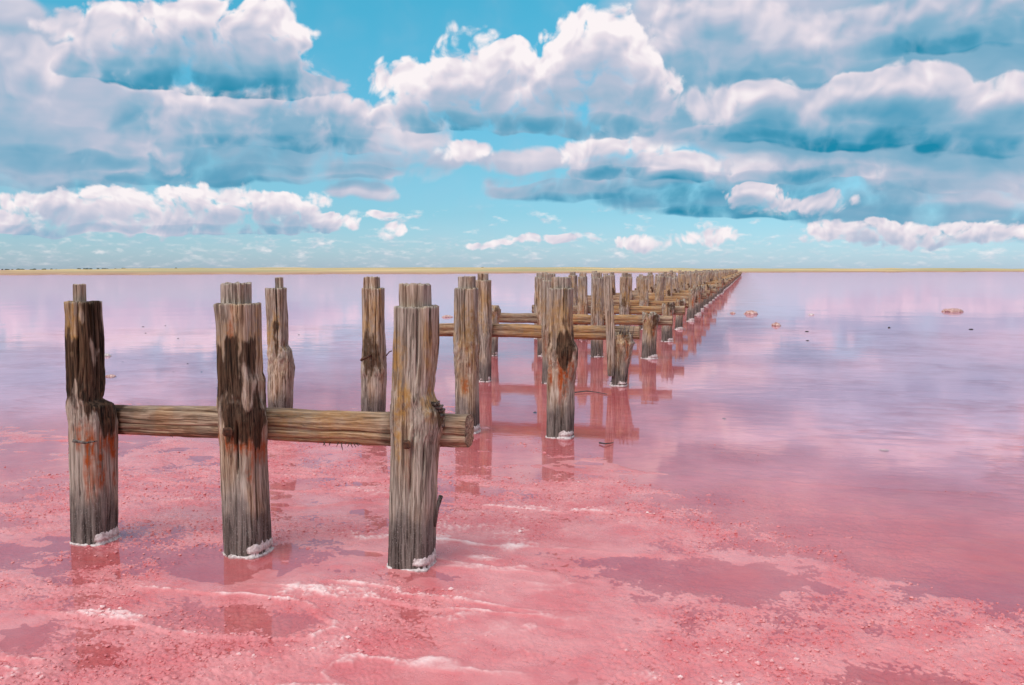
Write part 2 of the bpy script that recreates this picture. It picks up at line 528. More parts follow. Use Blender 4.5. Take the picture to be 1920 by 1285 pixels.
# ------------------------------------------------------------------ the lake: salt bed and brine
def bed_material():
    m, N = new_mat('pink_salt_bed')
    ge = N.n('ShaderNodeNewGeometry').outputs['Position']
    s = N.n('ShaderNodeSeparateXYZ')
    N.put(s.inputs[0], ge)
    flat = N.v('MULTIPLY', ge, (1, 1, 0))
    big = N.noise(flat, 0.55, 4.0, 0.55)
    mid = N.noise(flat, 3.2, 5.0, 0.6)
    fine = N.noise(ge, 60.0, 4.0, 0.65)
    deep = N.mix(N.smooth(big, 0.35, 0.65), BED_RED, BED_PINK)
    deep = N.mix(N.smooth(mid, 0.52, 0.72, 0, 0.5), deep, BED_ORANGE)
    # the lake floor turns paler pink aside from the pier and farther out
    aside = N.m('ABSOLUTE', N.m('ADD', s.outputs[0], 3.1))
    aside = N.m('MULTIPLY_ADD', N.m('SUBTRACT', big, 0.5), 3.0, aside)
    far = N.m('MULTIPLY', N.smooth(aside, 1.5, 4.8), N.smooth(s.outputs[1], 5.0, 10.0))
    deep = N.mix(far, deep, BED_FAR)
    pale = N.mix(N.smooth(mid, 0.3, 0.7), CRUST_PINK, CRUST_PALE)
    z = N.m('MULTIPLY_ADD', N.m('SUBTRACT', fine, 0.5), 0.006, s.outputs[2])
    z = N.m('MULTIPLY_ADD', N.m('SUBTRACT', mid, 0.5), 0.006, z)
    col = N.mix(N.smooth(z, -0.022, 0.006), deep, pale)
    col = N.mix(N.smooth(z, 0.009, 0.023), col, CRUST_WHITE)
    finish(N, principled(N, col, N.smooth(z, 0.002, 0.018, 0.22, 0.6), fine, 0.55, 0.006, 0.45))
    return m


def water_material():
    m, N = new_mat('pink_brine')
    ge = N.n('ShaderNodeNewGeometry').outputs['Position']
    r1 = N.noise(N.v('MULTIPLY', ge, (1.0, 1.6, 1.0)), 2.3, 3.0, 0.5)
    r2 = N.noise(ge, 0.35, 3.0, 0.55)
    calm = N.smooth(N.noise(ge, 0.16, 2.0, 0.5), 0.35, 0.65, 0.25, 1.0)
    h = N.m('MULTIPLY', N.m('MULTIPLY_ADD', r2, 0.5, N.m('MULTIPLY', r1, 0.12)), calm)
    b = N.n('ShaderNodeBump')
    b.inputs['Strength'].default_value = 1.0
    b.inputs['Distance'].default_value = RIPPLE
    N.put(b.inputs['Height'], h)
    fr = N.n('ShaderNodeFresnel')
    fr.inputs[0].default_value = 1.34
    N.t.links.new(b.outputs[0], fr.inputs[1])
    fac = N.m('MINIMUM', N.m('MULTIPLY', fr.outputs[0], 1.0), MIRROR_MAX)
    gl = N.n('ShaderNodeBsdfGlossy')
    N.put(gl.inputs[0], MIRROR_TINT)
    gl.inputs['Roughness'].default_value = 0.05
    N.t.links.new(b.outputs[0], gl.inputs['Normal'])
    tr = N.n('ShaderNodeBsdfTransparent')
    N.put(tr.inputs[0], WATER_TINT)
    mx = N.n('ShaderNodeMixShader')
    N.put(mx.inputs[0], fac)
    N.t.links.new(tr.outputs[0], mx.inputs[1])
    N.t.links.new(gl.outputs[0], mx.inputs[2])
    finish(N, mx.outputs[0])
    return m


BED_RED, BED_PINK, BED_ORANGE = (0.62, 0.12, 0.12), (0.76, 0.24, 0.25), (0.72, 0.20, 0.13)
CRUST_PINK, CRUST_PALE, CRUST_WHITE = (0.60, 0.150, 0.165), (0.68, 0.26, 0.27), (0.86, 0.64, 0.63)
WATER_TINT, MIRROR_TINT, MIRROR_MAX, RIPPLE = (0.98, 0.88, 0.88), (1.0, 0.88, 0.97), 0.57, 0.015
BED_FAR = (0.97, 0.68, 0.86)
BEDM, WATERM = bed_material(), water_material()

# where the crust stands higher (+) or the brine is open and deep (-): photo pixel, radius in metres, weight
RELIEF = [(250, 1150, 1.6, .9), (800, 1180, 1.4, .9), (1150, 1050, 1.3, .9), (350, 900, 1.8, .9), (950, 900, 1.6, .8),
          (1350, 1180, 1.0, .7), (1310, 1075, .6, .6), (650, 1120, .6, .4), (1600, 1240, .9, .9), (1500, 980, .9, .1), (1800, 930, 1.6, -1.0), (1830, 1090, .5, -.6), (1850, 1240, .6, .6),
          (1500, 760, 3.5, -1.2), (1150, 790, 1.5, -.4), (700, 820, 2.5, .5), (100, 860, 2.0, .6), (470, 1060, .42, -1.4),
          (770, 1090, .42, -1.8), (190, 1045, .42, -1.5), (650, 1040, .5, -.6), (900, 1000, .25, -.6), 
          (250, 700, 6.0, -.5), (1700, 640, 12.0, -.6)]
RELIEF = [(*on_ground(px, py), r, w) for (px, py, r, w) in RELIEF]


def bed_height(x, y):
    lift = np.zeros_like(x)
    for (cx, cy, r, w) in RELIEF:
        lift += w * np.exp(-((x - cx) ** 2 + (y - cy) ** 2) / (r * r))
    dist = np.hypot(x, y)
    lift = np.clip(lift, -1.5, 1.0) - 0.55 * sstep(dist, 7.0, 16.0)
    macro = fbm(x * 0.9, y * 0.9, seed=3, octv=5, gain=0.55)
    ridge = 1 - np.abs(fbm(x * 1.5 + 4, y * 2.0, seed=21, octv=4)) * 2.6
    crest = np.clip(1 - np.abs(fbm(x * 0.9 + 2 + 0.3 * macro, y * 2.6, seed=91, octv=4)) * 9, 0, 1) * sstep(fbm(x * 0.7, y * 0.7, seed=95, octv=2), -0.2, 0.3)
    lumps = fbm(x * 9, y * 9, seed=41, octv=3)
    patch = sstep(fbm(x * 1.3, y * 1.3, seed=61, octv=3) + 0.35 * lift, -0.25, 0.35)
    k = 50.0
    wx, wy = x + 0.01 * vnoise(x * 40, y * 40, seed=5), y + 0.01 * vnoise(x * 40, y * 40, seed=6)
    near = sstep(dist, 14.0, 6.0)
    grain = (0.55 - cells(wx * k, wy * k, 9)) * 1.2 + (0.5 - cells(wx * 24, wy * 24, 12)) * 0.8
    h = -0.0095 + 0.0065 * lift + 0.0105 * macro + 0.0062 * np.clip(ridge, -1, 1) + 0.0056 * lumps + 0.010 * crest * sstep(dist, 18.0, 8.0) + 0.0088 * patch * near * grain
    return np.clip(h, -0.045, 0.035)


def salt_fan():
    na, nr = 900, 1000
    a = np.linspace(-0.66, 0.66, na) + YAW
    r = np.exp(np.linspace(math.log(2.6), math.log(30.0), nr))
    A, R = np.meshgrid(a, r)
    x, y = -np.sin(A) * R, np.cos(A) * R
    z = bed_height(x, y)
    edge = np.maximum(np.maximum(sstep(R, 24, 30), sstep(R, 2.75, 2.6)), sstep(np.abs(A - YAW), 0.63, 0.66))
    z = z * (1 - edge) - 0.05 * edge
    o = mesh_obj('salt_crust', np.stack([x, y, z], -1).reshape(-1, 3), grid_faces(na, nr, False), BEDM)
    tag(o, 'bumpy pink salt crust breaking through the shallow brine', 'salt crust', kind='stuff')


def flat_sheet(name, z, mat, half=6000.0, kind='structure'):
    o = mesh_obj(name, [(-half, -half, z), (half, -half, z), (half, half, z), (-half, half, z)], [(0, 1, 2, 3)], mat, smooth=False)
    return tag(o, kind=kind)


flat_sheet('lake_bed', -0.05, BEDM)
flat_sheet('lake_water', 0.0, WATERM)
salt_fan()


# loose crystals lying on the crust
def crystals(n=14000):
    rng = np.random.default_rng(4)
    a = rng.uniform(-0.60, 0.60, n * 3) + YAW
    r = np.exp(rng.uniform(math.log(2.8), math.log(9.0), n * 3))
    x, y = -np.sin(a) * r, np.cos(a) * r
    hh = bed_height(x, y)
    keep = (hh > -0.0035) & (fbm(x * 1.3, y * 1.3, seed=61, octv=3) + 0.45 * fbm(x * 5, y * 5, seed=71, octv=3) + rng.uniform(-.25, .25, n * 3) > 0.10)
    x, y = x[keep][:n], y[keep][:n]
    h = bed_height(x, y)
    n = len(x)
    t = (1 + 5 ** 0.5) / 2
    ico = np.array([(-1, t, 0), (1, t, 0), (-1, -t, 0), (1, -t, 0), (0, -1, t), (0, 1, t), (0, -1, -t), (0, 1, -t), (t, 0, -1), (t, 0, 1), (-t, 0, -1), (-t, 0, 1)]) / 1.9
    fc = np.array([(0, 11, 5), (0, 5, 1), (0, 1, 7), (0, 7, 10), (0, 10, 11), (1, 5, 9), (5, 11, 4), (11, 10, 2), (10, 7, 6), (7, 1, 8),
                   (3, 9, 4), (3, 4, 2), (3, 2, 6), (3, 6, 8), (3, 8, 9), (4, 9, 5), (2, 4, 11), (6, 2, 10), (8, 6, 7), (9, 8, 1)])
    sz = rng.gamma(3.0, 0.0011, n)[:, None, None] + 0.0015
    v = ico[None] * sz * rng.uniform(.6, 1.3, (n, 12, 3)) * np.array([1.2, 1.2, .75])
    v = v + np.stack([x, y, np.maximum(h, -0.003) + 0.0005], -1)[:, None, :]
    f = (fc[None] + (np.arange(n) * 12)[:, None, None]).reshape(-1, 3)
    o = mesh_obj('salt_crystals', v.reshape(-1, 3), f, BEDM, smooth=False)
    tag(o, 'small loose pink salt crystals scattered over the crust', 'salt crystals', kind='stuff')


crystals()


# ------------------------------------------------------------------ far shore
def shore():
    m, N = new_mat('dry_steppe_grass')
    ge = N.n('ShaderNodeNewGeometry').outputs['Position']
    n1 = N.noise(N.v('MULTIPLY', ge, (1, 0.5, 8)), 0.010, 6.0, 0.65)
    n2 = N.noise(ge, 0.10, 4.0, 0.6)
    s = N.n('ShaderNodeSeparateXYZ')
    N.put(s.inputs[0], ge)
    col = N.mix(N.smooth(n1, 0.42, 0.58), (0.66, 0.47, 0.23), (0.36, 0.33, 0.17))
    col = N.mix(N.smooth(n2, 0.45, 0.75, 0, 0.6), col, (0.62, 0.37, 0.18))
    col = N.mix(N.smooth(s.outputs[2], 0.75, 0.25), col, N.mix(n2, (0.22, 0.10, 0.06), (0.62, 0.40, 0.24)))
    finish(N, principled(N, col, 0.9))
    xs = np.linspace(-1600, 3600, 160)
    edge_y = np.interp(xs, [-1600, 0, 480, 960, 1300, 1400, 1920, 3600], [521, 516, 514.6, 513, 511.6, 511, 510, 509])
    top_y = np.interp(xs, [-1600, 0, 300, 700, 1000, 1400, 1920, 3600], [507, 505.6, 503.5, 501.5, 501.5, 503.4, 503.8, 504])
    rows = [(0.0, -0.3), (0.012, 0.30), (0.05, 0.45), (0.35, None), (0.7, None), (1.0, None), (1.15, -5.0)]
    V = []
    rng = np.random.default_rng(8)
    for i, (px, ey, ty) in enumerate(zip(xs, edge_y, top_y)):
        ey = ey + rng.uniform(-.35, .35) + 0.25 * math.sin(i * 0.7) + 0.18 * math.sin(i * 1.9)
        gx, gy = on_ground(px, ey)
        d0 = math.hypot(gx, gy)
        ux, uy = gx / d0, gy / d0
        zt = CAM_H + (HOR_Y - ty) / F_PX * 1500 + 0.35 * math.sin(i * 0.33) + rng.uniform(-.6, .6)
        for (k, z) in rows:
            d = d0 + (1500 - d0) * k
            if z is None:
                z = 0.45 + (zt - 0.45) * (k - 0.05) / 0.95
            V.append((ux * d, uy * d, z))
    nr = len(rows)
    o = mesh_obj('shore', V, grid_faces(nr, len(xs), False)[:, ::-1], m)
    tag(o, kind='structure')
    # thin dark line of trees on the far left skyline
    rng = random.Random(3)
    tm = plain_material('distant_foliage', (0.03, 0.05, 0.05), (0.06, 0.085, 0.07), 0.5, 0.9)
    vs, fs = [], []
    spots = [rng.uniform(-300, 235) for _ in range(60)] + [237, 281, 283, 330, 905, 986]
    for px in spots:
        ty = float(np.interp(px, xs, top_y)) + 0.3
        x, y, z = pixel_dir(px, ty)
        t = 1480 / math.hypot(x, y)
        bx, by, bz = x * t, y * t, CAM_H + z * t - 0.4
        w, hh = rng.uniform(1.2, 3.6), rng.uniform(0.7, 1.7)
        b = len(vs)
        for k in range(4):
            for q in range(8):
                an = q / 8 * 2 * math.pi
                rr = w * (0.7, 1.0, 0.8, 0.25)[k] * rng.uniform(.75, 1.2)
                vs.append((bx + rr * math.cos(an), by + rr * math.sin(an), bz + hh * (0, .4, .75, 1.0)[k] * rng.uniform(.9, 1.15)))
        for k in range(3):
            for q in range(8):
                fs.append((b + k * 8 + q, b + k * 8 + (q + 1) % 8, b + k * 8 + 8 + (q + 1) % 8, b + k * 8 + 8 + q))
        fs.append(tuple(b + 24 + q for q in range(8)))
    o = mesh_obj('distant_trees', vs, fs, tm, smooth=False)
    tag(o, 'thin dark row of trees on the far skyline', 'trees', kind='stuff')


shore()


# ------------------------------------------------------------------ timber posts
def section(nu, n=4.0, rot=0.0):
    """rounded-square section turned by rot, scaled to x in [-1, 1]"""
    th = np.arange(nu) / nu * 2 * math.pi
    c, s = np.cos(th), np.sin(th)
    x, y = np.sign(c) * np.abs(c) ** (2 / n), np.sign(s) * np.abs(s) ** (2 / n)
    X, Y = x * math.cos(rot) - y * math.sin(rot), x * math.sin(rot) + y * math.cos(rot)
    # even spacing along the outline
    d = np.hypot(np.diff(np.append(X, X[0])), np.diff(np.append(Y, Y[0])))
    acc = np.concatenate([[0], np.cumsum(d)])
    u = np.arange(nu) / nu * acc[-1]
    X, Y = np.interp(u, acc, np.append(X, X[0])), np.interp(u, acc, np.append(Y, Y[0]))
    k = np.abs(X).max()
    return X / k, Y / k


def timber(name, parent, outline, seed, nu=200, nz=150, rot=0.35, cracks=9, rough=1.0, wear=None, z_low=-0.2, jag=0.0,
           crack_top=True, gouge=(0.78, 0.16), sq=4.0, depth=1.0, crack_dep=1.0):
    """one upright log: outline is [(z, left, right)] from the top down, in the post's own frame (camera side is -y)"""
    rng = np.random.default_rng(seed)
    ol = sorted(outline)
    zz = np.array([p[0] for p in ol])
    L, R = np.array([p[1] for p in ol]), np.array([p[2] for p in ol])
    ztop = zz[-1]
    z = np.linspace(z_low, ztop, nz)
    l, r = np.interp(z, zz, L), np.interp(z, zz, R)
    hw, cx = (r - l) / 2, (r + l) / 2
    mean_hw = float(np.mean(hw))
    sx, sy = section(nu, sq, rot)
    X = cx[:, None] + hw[:, None] * sx[None]
    hd = (0.5 * hw + 0.5 * mean_hw) * depth
    Y = hd[:, None] * sy[None] + 0 * X
    Z = np.repeat(z[:, None], nu, 1)
    nx, ny = sx / np.hypot(sx, sy), sy / np.hypot(sx, sy)
    per = np.arange(nu) / nu * 8 * mean_hw          # metres round the log
    PX, PY = X * 1.0, Y * 1.0
    s7 = seed * 7.3
    disp = 0.009 * fbm(PX * 6 + s7, PY * 6, Z * 4, seed, 4)
    disp = disp + 0.0026 * rough * fbm(PX * 70 + s7, PY * 70, Z * 3.0, seed + 1, 3)
    zone = np.exp(-((Z - gouge[0]) / gouge[1]) ** 2)
    disp = disp + zone * rough * (0.017 * fbm(PX * 16 + s7, PY * 16, Z * 9, seed + 2, 4) + 0.007 * fbm(PX * 45, PY * 45 + s7, Z * 25, seed + 3, 3))
    top_fade = sstep(Z, ztop - 1.0, ztop - 0.1) if crack_top else 1.0
    for k in range(cracks):
        u0 = rng.uniform(0, 1)
        zl = ztop - rng.uniform(0.15, 0.75) if rng.random() < 0.75 else rng.uniform(0.1, 0.5)
        zh = ztop + 0.2 if zl > 0.5 else zl + rng.uniform(0.2, 0.5)
        width, dep = rng.uniform(0.0035, 0.0085), rng.uniform(0.022, 0.050) * min(rough, 1.2) * crack_dep
        wander = 0.010 * fbm(Z * 3 + k * 9.1, Z * 0 + seed, seed=seed + 30 + k, octv=3)
        tot = 8 * mean_hw
        dd = (per[None] - u0 * tot + wander + tot / 2) % tot - tot / 2
        taper = sstep(Z, zl, zl + 0.18) * (1 - sstep(Z, zh - 0.12, zh))
        disp = disp - dep * taper * np.exp(-(dd / width) ** 2)
    # shallow fissures everywhere
    fi = np.abs(vnoise(per[None] * 55 + s7 + 0.6 * fbm(Z * 4, Z * 0 + s7, seed=seed + 4, octv=2), Z * 1.6, seed=seed + 9))
    disp = disp - 0.0075 * min(rough, 1.3) * sstep(fi, 0.16, 0.0) * (0.4 + 0.6 * (top_fade if crack_top else 1.0))
    X = X + disp * nx[None]
    Y = Y + disp * ny[None]
    if jag:
        t = sstep(Z, ztop - 0.22, ztop)
        Z = Z - t * jag * (0.5 + 0.5 * vnoise(per[None] * 28 + s7, Z * 0, seed=seed + 8))
    else:
        t = sstep(Z, ztop - 0.04, ztop)
        Z = Z + t * 0.006 * vnoise(per[None] * 40, Z * 0, seed=seed + 8)
    V = np.stack([X, Y, Z], -1).reshape(-1, 3)
    F = grid_faces(nu, nz, True).tolist()
    # end grain on top: three shrinking rings and a fan
    last = (nz - 1) * nu
    ring = V[last:last + nu]
    ctr = ring.mean(0)
    extra, prev = [], last
    for q, k in enumerate((0.93, 0.6, 0.25)):
        rg = ctr + (ring - ctr) * k
        rg[:, 2] = ring[:, 2] * k + ctr[2] * (1 - k) + 0.003 * vnoise(rg[:, 0] * 60, rg[:, 1] * 60, seed=seed) + (0.002 if q == 0 else 0) - (jag * 0.35 * (1 - k))
        start = nz * nu + q * nu
        extra.append(rg)
        F += [(prev + i, prev + (i + 1) % nu, start + (i + 1) % nu, start + i) for i in range(nu)]
        prev = start
    F.append(tuple(prev + i for i in range(nu)))
    V = np.concatenate([V] + extra)
    W = np.zeros((len(V), 4))
    x, y, zv = V[:, 0], V[:, 1], V[:, 2]
    wob = 0.05 * fbm(x * 14 + s7, y * 14, zv * 6, seed + 50, 3)
    W[:, 3] = sstep(zv + wob * 2.6, 0.47, 0.10)
    wob2 = fbm(x * 22 + s7, y * 22, zv * 4.5, seed + 70, 4) + 0.7 * fbm(x * 9, y * 9 + s7, zv * 7, seed + 71, 3)
    for ch, cz, cxx, rz, rx, amt in (wear or []):
        wx = (x - cxx) / rx
        wz = (zv - cz) / rz
        W[:, 'dro'.index(ch)] = np.maximum(W[:, 'dro'.index(ch)], amt * sstep(wx * wx + wz * wz + wob2 * 2.4, 1.7, -0.1))
    return mesh_obj(name, V, F, WOOD, parent, attrs={'wear': W})


def salt_rim(parent, base_l, base_r, seed, rot=0.35, nu=72, big=1.0):
    """white rim of dried salt round a post's foot: a ledge at the waterline and a thicker crust climbing one side"""
    sx, sy = section(nu, 4.0, rot)
    hw, cx = (base_r - base_l) / 2, (base_l + base_r) / 2
    zs = np.array([-0.03, 0.000, 0.006, 0.009, 0.015, 0.018, 0.025, 0.031, 0.039, 0.046])
    prof = np.array([0.012, 0.012, 0.009, 0.000, -0.001, 0.007, 0.006, 0.005, 0.003, -0.004])
    th = np.arctan2(sy, sx)
    side = sstep(np.cos(th + 0.65), 0.25, 0.8)                     # the crust is thick on the side away from the pier
    V = []
    for k, (z, p) in enumerate(zip(zs, prof)):
        n = fbm(sx * 6 + seed, sy * 6, np.full(nu, z * 60), seed, 3)
        n2 = fbm(sx * 22 + seed, sy * 22, np.full(nu, z * 90), seed + 9, 2)
        o = p * (0.85 + 0.8 * n + 0.6 * n2) + 0.002 - 0.012 * sstep(fbm(sx * 3 + seed, sy * 3, seed=seed + 13, octv=3), 0.02, 0.22) * (1 - side)
        if z > 0.014:
            o = o * side - 0.010 * (1 - side)
            zz = z * (1 + 0.5 * side) + side * 0.016 * fbm(sx * 9 + seed, sy * 9, seed=seed + 3, octv=4) * (z / 0.04)
        else:
            zz = z + 0.004 * n
        V.append(np.stack([cx + sx * (hw + o * big), sy * (hw + o * big), zz + 0 * sx], -1))
    V = np.concatenate(V)
    return mesh_obj('salt_rim', V, grid_faces(nu, len(zs), True), SALT, parent)


def box_piece(name, parent, mat, c, size, rot=(0, 0, 0), bevel=0.25, attrs=None):
    """small chamfered block"""
    from mathutils import Euler, Vector
    sx, sy, sz = (q / 2 for q in size)
    b = min(size) * bevel
    vs = []
    for z, k in ((-sz, 1), (-sz + b, 0), (sz - b, 0), (sz, 1)):
        ix, iy = sx - b * k, sy - b * k
        vs += [(-ix, -iy, z), (ix, -iy, z), (ix, iy, z), (-ix, iy, z)]
    fs = [(3, 2, 1, 0), (12, 13, 14, 15)]
    for k in range(3):
        fs += [(k * 4 + i, k * 4 + (i + 1) % 4, k * 4 + 4 + (i + 1) % 4, k * 4 + 4 + i) for i in range(4)]
    R = Euler(rot).to_matrix()
    vs = [tuple(R @ Vector(v) + Vector(c)) for v in vs]
    return mesh_obj(name, vs, fs, mat, parent, smooth=False)


def rod(name, parent, mat, pts, r0, r1, sides=8):
    """tapering bent rod or splinter through pts"""
    from mathutils import Vector
    P = [Vector(p) for p in pts]
    V, Fc = [], []
    for i, p in enumerate(P):
        d = (P[min(i + 1, len(P) - 1)] - P[max(i - 1, 0)]).normalized()
        a = d.cross(Vector((0.3, 0.2, 1))).normalized()
        b = d.cross(a)
        r = r0 + (r1 - r0) * i / (len(P) - 1)
        V += [tuple(p + a * (r * math.cos(q / sides * 6.2832)) + b * (r * math.sin(q / sides * 6.2832))) for q in range(sides)]
    for i in range(len(P) - 1):
        Fc += [(i * sides + q, i * sides + (q + 1) % sides, (i + 1) * sides + (q + 1) % sides, (i + 1) * sides + q) for q in range(sides)]
    Fc += [tuple(range(sides))[::-1], tuple((len(P) - 1) * sides + q for q in range(sides))]
    return mesh_obj(name, V, Fc, mat, parent, smooth=True)


ROW0, ROW_STEP, COLS = 4.31, 3.81, (-4.43, -3.52, -2.58, -1.65)
row_y = lambda k: ROW0 + ROW_STEP * k


def px_frame(bx, by):
    """the post's own frame: x runs across the line of sight, -y faces the camera; returns its turn and a pixel reader"""
    rz = -math.atan2(bx, by)
    d = math.hypot(bx, by)

    def read(px, py):
        X = (px - 960) / F_PX
        U = -(py - 642.5) / F_PX
        c, s = math.cos(PITCH), math.sin(PITCH)
        Y, Zz = c + U * s, -s + U * c
        dx, dy = X * math.cos(YAW) - Y * math.sin(YAW), X * math.sin(YAW) + Y * math.cos(YAW)
        # meet the vertical plane through the post that faces the camera
        nx, ny = bx / d, by / d
        t = d / (dx * nx + dy * ny)
        wx, wy = dx * t - bx, dy * t - by
        return wx * math.cos(rz) + wy * math.sin(rz), CAM_H + Zz * t
    return rz, read


def hero_post(base_px, outline_px, tenon_px, label, seed, wear_px, **kw):
    kw.setdefault('nu', 300)
    kw.setdefault('nz', 170)
    bx, by = on_ground(*base_px)
    rz, rd = px_frame(bx, by)
    t = thing('wooden_post', label, 'post', (bx, by, 0), rz, 'tall posts of the old pier')
    ol = []
    for (py, xl, xr) in outline_px:
        l, z = rd(xl, py)
        r, _ = rd(xr, py)
        ol.append((z, l, r))
    scale = rd(base_px[0] + 100, base_px[1])[0] - rd(*base_px)[0]
    wear = []
    for ch, px, py, rx, ry, amt in wear_px:
        x, z = rd(px, py)
        wear.append((ch, z, x, ry * scale / 100, rx * scale / 100, amt))
    rot = -rz + kw.pop('turn', 0.0)
    sh = timber('shaft', t, ol, seed, rot=rot, wear=wear, **kw)
    if tenon_px:
        y1, y0, xl, xr = tenon_px
        l, z1 = rd(xl, y1)
        r, z0 = rd(xr, y0)
        timber('tenon', t, [(z0 - 0.03, l, r), (z1, l * .98, r * .98)], seed + 500, nu=110, nz=26, rot=rot, cracks=5, crack_dep=.35, z_low=z0 - 0.03,
               gouge=(-5, .1), crack_top=False, sq=6.0, rough=0.8)
    lo = ol[-1]
    salt_rim(t, lo[1], lo[2], seed, rot)
    return t, rd, scale / 100


# the three posts of the first row
P1, rd1, s1 = hero_post((178, 1013), [(567, 120, 192), (600, 121, 193), (650, 121, 196), (700, 123, 198), (735, 124, 196), (751, 125, 191),
                        (762, 125, 212), (800, 128, 221), (850, 130, 221), (930, 132, 221), (1013, 134, 222)], (534, 569, 134, 164),
                        'blackened, rust-streaked first-row post with narrow tenon, cut back above the rail', 11,
                        [('d', 160, 705, 75, 95, 1.15), ('d', 172, 600, 26, 80, .9), ('d', 188, 768, 55, 50, 1.1), ('o', 135, 640, 34, 90, .95), ('d', 130, 720, 30, 40, .6),
                         ('r', 160, 812, 34, 50, 1.2), ('r', 203, 845, 22, 85, 1.1), ('r', 168, 890, 14, 60, .7)], cracks=11)
P2, rd2, s2 = hero_post((464, 1034), [(571, 400, 490), (620, 404, 491), (660, 406, 493), (700, 407, 494), (715, 408, 499), (750, 408, 499),
                        (800, 410, 503), (850, 412, 503), (950, 415, 507), (1034, 419, 510)], (532, 573, 412, 474),
                        'middle first-row post with wide tenon and a burnt black hollow above the rail', 12,
                        [('d', 440, 715, 36, 80, 1.15), ('d', 460, 772, 72, 62, 1.0), ('o', 425, 640, 25, 80, .5), ('o', 480, 620, 12, 70, .55),
                         ('r', 445, 818, 48, 34, 1.2), ('r', 490, 835, 26, 50, .9), ('r', 432, 620, 6, 60, .7)], cracks=12)
P3, rd3, s3 = hero_post((774, 1057), [(575, 738, 824), (640, 737, 824), (690, 736, 821), (735, 734, 815), (757, 733, 822), (770, 733, 832),
                        (795, 733, 834), (830, 733, 825), (900, 732, 820), (960, 730, 820), (1057, 729, 817)], (534, 577, 748, 810),
                        'pale first-row post with square bolt head and a swollen splintered knot', 13,
                        [('o', 745, 730, 16, 90, .9), ('o', 800, 640, 8, 80, .6), ('o', 822, 745, 22, 40, .8), ('d', 780, 800, 24, 50, .35),
                         ('d', 828, 775, 16, 26, .7), ('r', 765, 880, 8, 40, .35)], cracks=13)
# second row: four posts without a rail
hero_post((524, 793), [(541, 497, 538), (600, 499, 540), (648, 501, 541), (658, 501, 549), (690, 502, 553), (725, 502, 550), (793, 504, 549)],
          (521, 543, 516, 531), 'second-row post with a slim peg on top and gnarled lumps on its side', 14,
          [('o', 510, 630, 20, 40, .8), ('d', 517, 640, 10, 34, .8), ('d', 545, 675, 14, 40, .4)], nu=140, nz=120, rough=1.4, gouge=(.62, .2))
R2b, rd2b, s2b = hero_post((702, 801), [(541, 678, 722), (600, 679, 722), (650, 679, 723), (700, 677, 726), (770, 678, 724), (801, 679, 724)],
          (520, 543, 681, 713), 'second-row post with a bent rusty spike sticking out of its dark stain', 15,
          [('d', 697, 665, 16, 50, .75), ('o', 700, 640, 22, 60, .6), ('o', 712, 590, 10, 50, .5)], nu=140, nz=120, gouge=(.6, .15))
hero_post((876, 809), [(541, 852, 897), (600, 852, 897), (645, 851, 901), (680, 852, 898), (720, 853, 898), (809, 853, 900)],
          (519, 543, 859, 893), 'second-row post with broad tenon, its brown waist above a yellow-orange streak', 16,
          [('o', 874, 630, 34, 60, .7), ('d', 878, 620, 20, 50, .45), ('r', 874, 705, 8, 40, .8), ('o', 874, 720, 14, 30, .7)], nu=140, nz=120, gouge=(.72, .2))
hero_post((1050, 818), [(541, 1030, 1076), (600, 1030, 1074), (638, 1028, 1077), (655, 1027, 1085), (690, 1026, 1082), (720, 1025, 1078), (818, 1025, 1075)],
          (520, 543, 1034, 1070), 'second-row post with a bulging waist over a bright orange rust patch', 17,
          [('o', 1050, 600, 30, 70, .65), ('d', 1056, 645, 30, 34, .9), ('r', 1056, 692, 24, 30, 1.0), ('r', 1060, 720, 10, 40, .7)], nu=140, nz=120,
          rough=1.2, gouge=(.68, .18))

# iron and splinters on the near posts
shaft_of = lambda t: [c for c in t.children if c.name.startswith('shaft')][0]
P1, P2, P3, R2b = (shaft_of(t) for t in (P1, P2, P3, R2b))
x, z = rd3(763, 825)
box_piece('bolt', P3, IRON, (x, -0.128, z), (0.036, 0.03, 0.042), (0, 0, 0.05))
x, z = rd2(427, 803)
box_piece('bolt', P2, IRON, (x, -0.118, z), (0.045, 0.03, 0.045), (0.1, 0.1, 0.2))
x, z = rd1(160, 823)
rod('splinter', P1, WOOD, [(x - 0.06, -0.105, z + 0.012), (x, -0.135, z), (x + 0.06, -0.125, z + 0.004)], 0.010, 0.003)
for k, (px, py, dx, dz) in enumerate([(818, 756, .014, .022), (822, 762, .022, .016), (825, 768, .024, .010), (826, 778, .020, .004), (822, 790, .022, -.03), (826, 784, .018, -.045)]):
    x, z = rd3(px, py)
    rod('splinter', P3, WOOD, [(x - 0.03, -0.05 + .012 * k, z), (x + dx * .5, -0.07 + .012 * k, z + dz * .3), (x + dx, -0.075 + .012 * k, z + dz)], 0.016, 0.005, 6)
x, z = rd3(820, 950)
rod('splinter', P3, WOOD, [(x - 0.012, -0.02, z - 0.10), (x + 0.0, -0.03, z), (x + 0.018, -0.03, z + 0.065)], 0.006, 0.012, 6)
x, z = rd2b(690, 668)
rod('spike', R2b, IRON, [(x + .03, -0.09, z + .02), (x - 0.01, -0.15, z + .005), (x - 0.055, -0.16, z - 0.015), (x - 0.065, -.16, z - 0.03)], 0.014, 0.014)
x, z = rd2b(724, 665)
rod('wire', R2b, IRON, [(x, -0.03, z - 0.01), (x + .03, -.05, z + .03), (x + .055, -.06, z + .04)], 0.006, 0.005, 6)


# ------------------------------------------------------------------ standard posts for the rows behind
def half(w):
    return -w / 2, w / 2


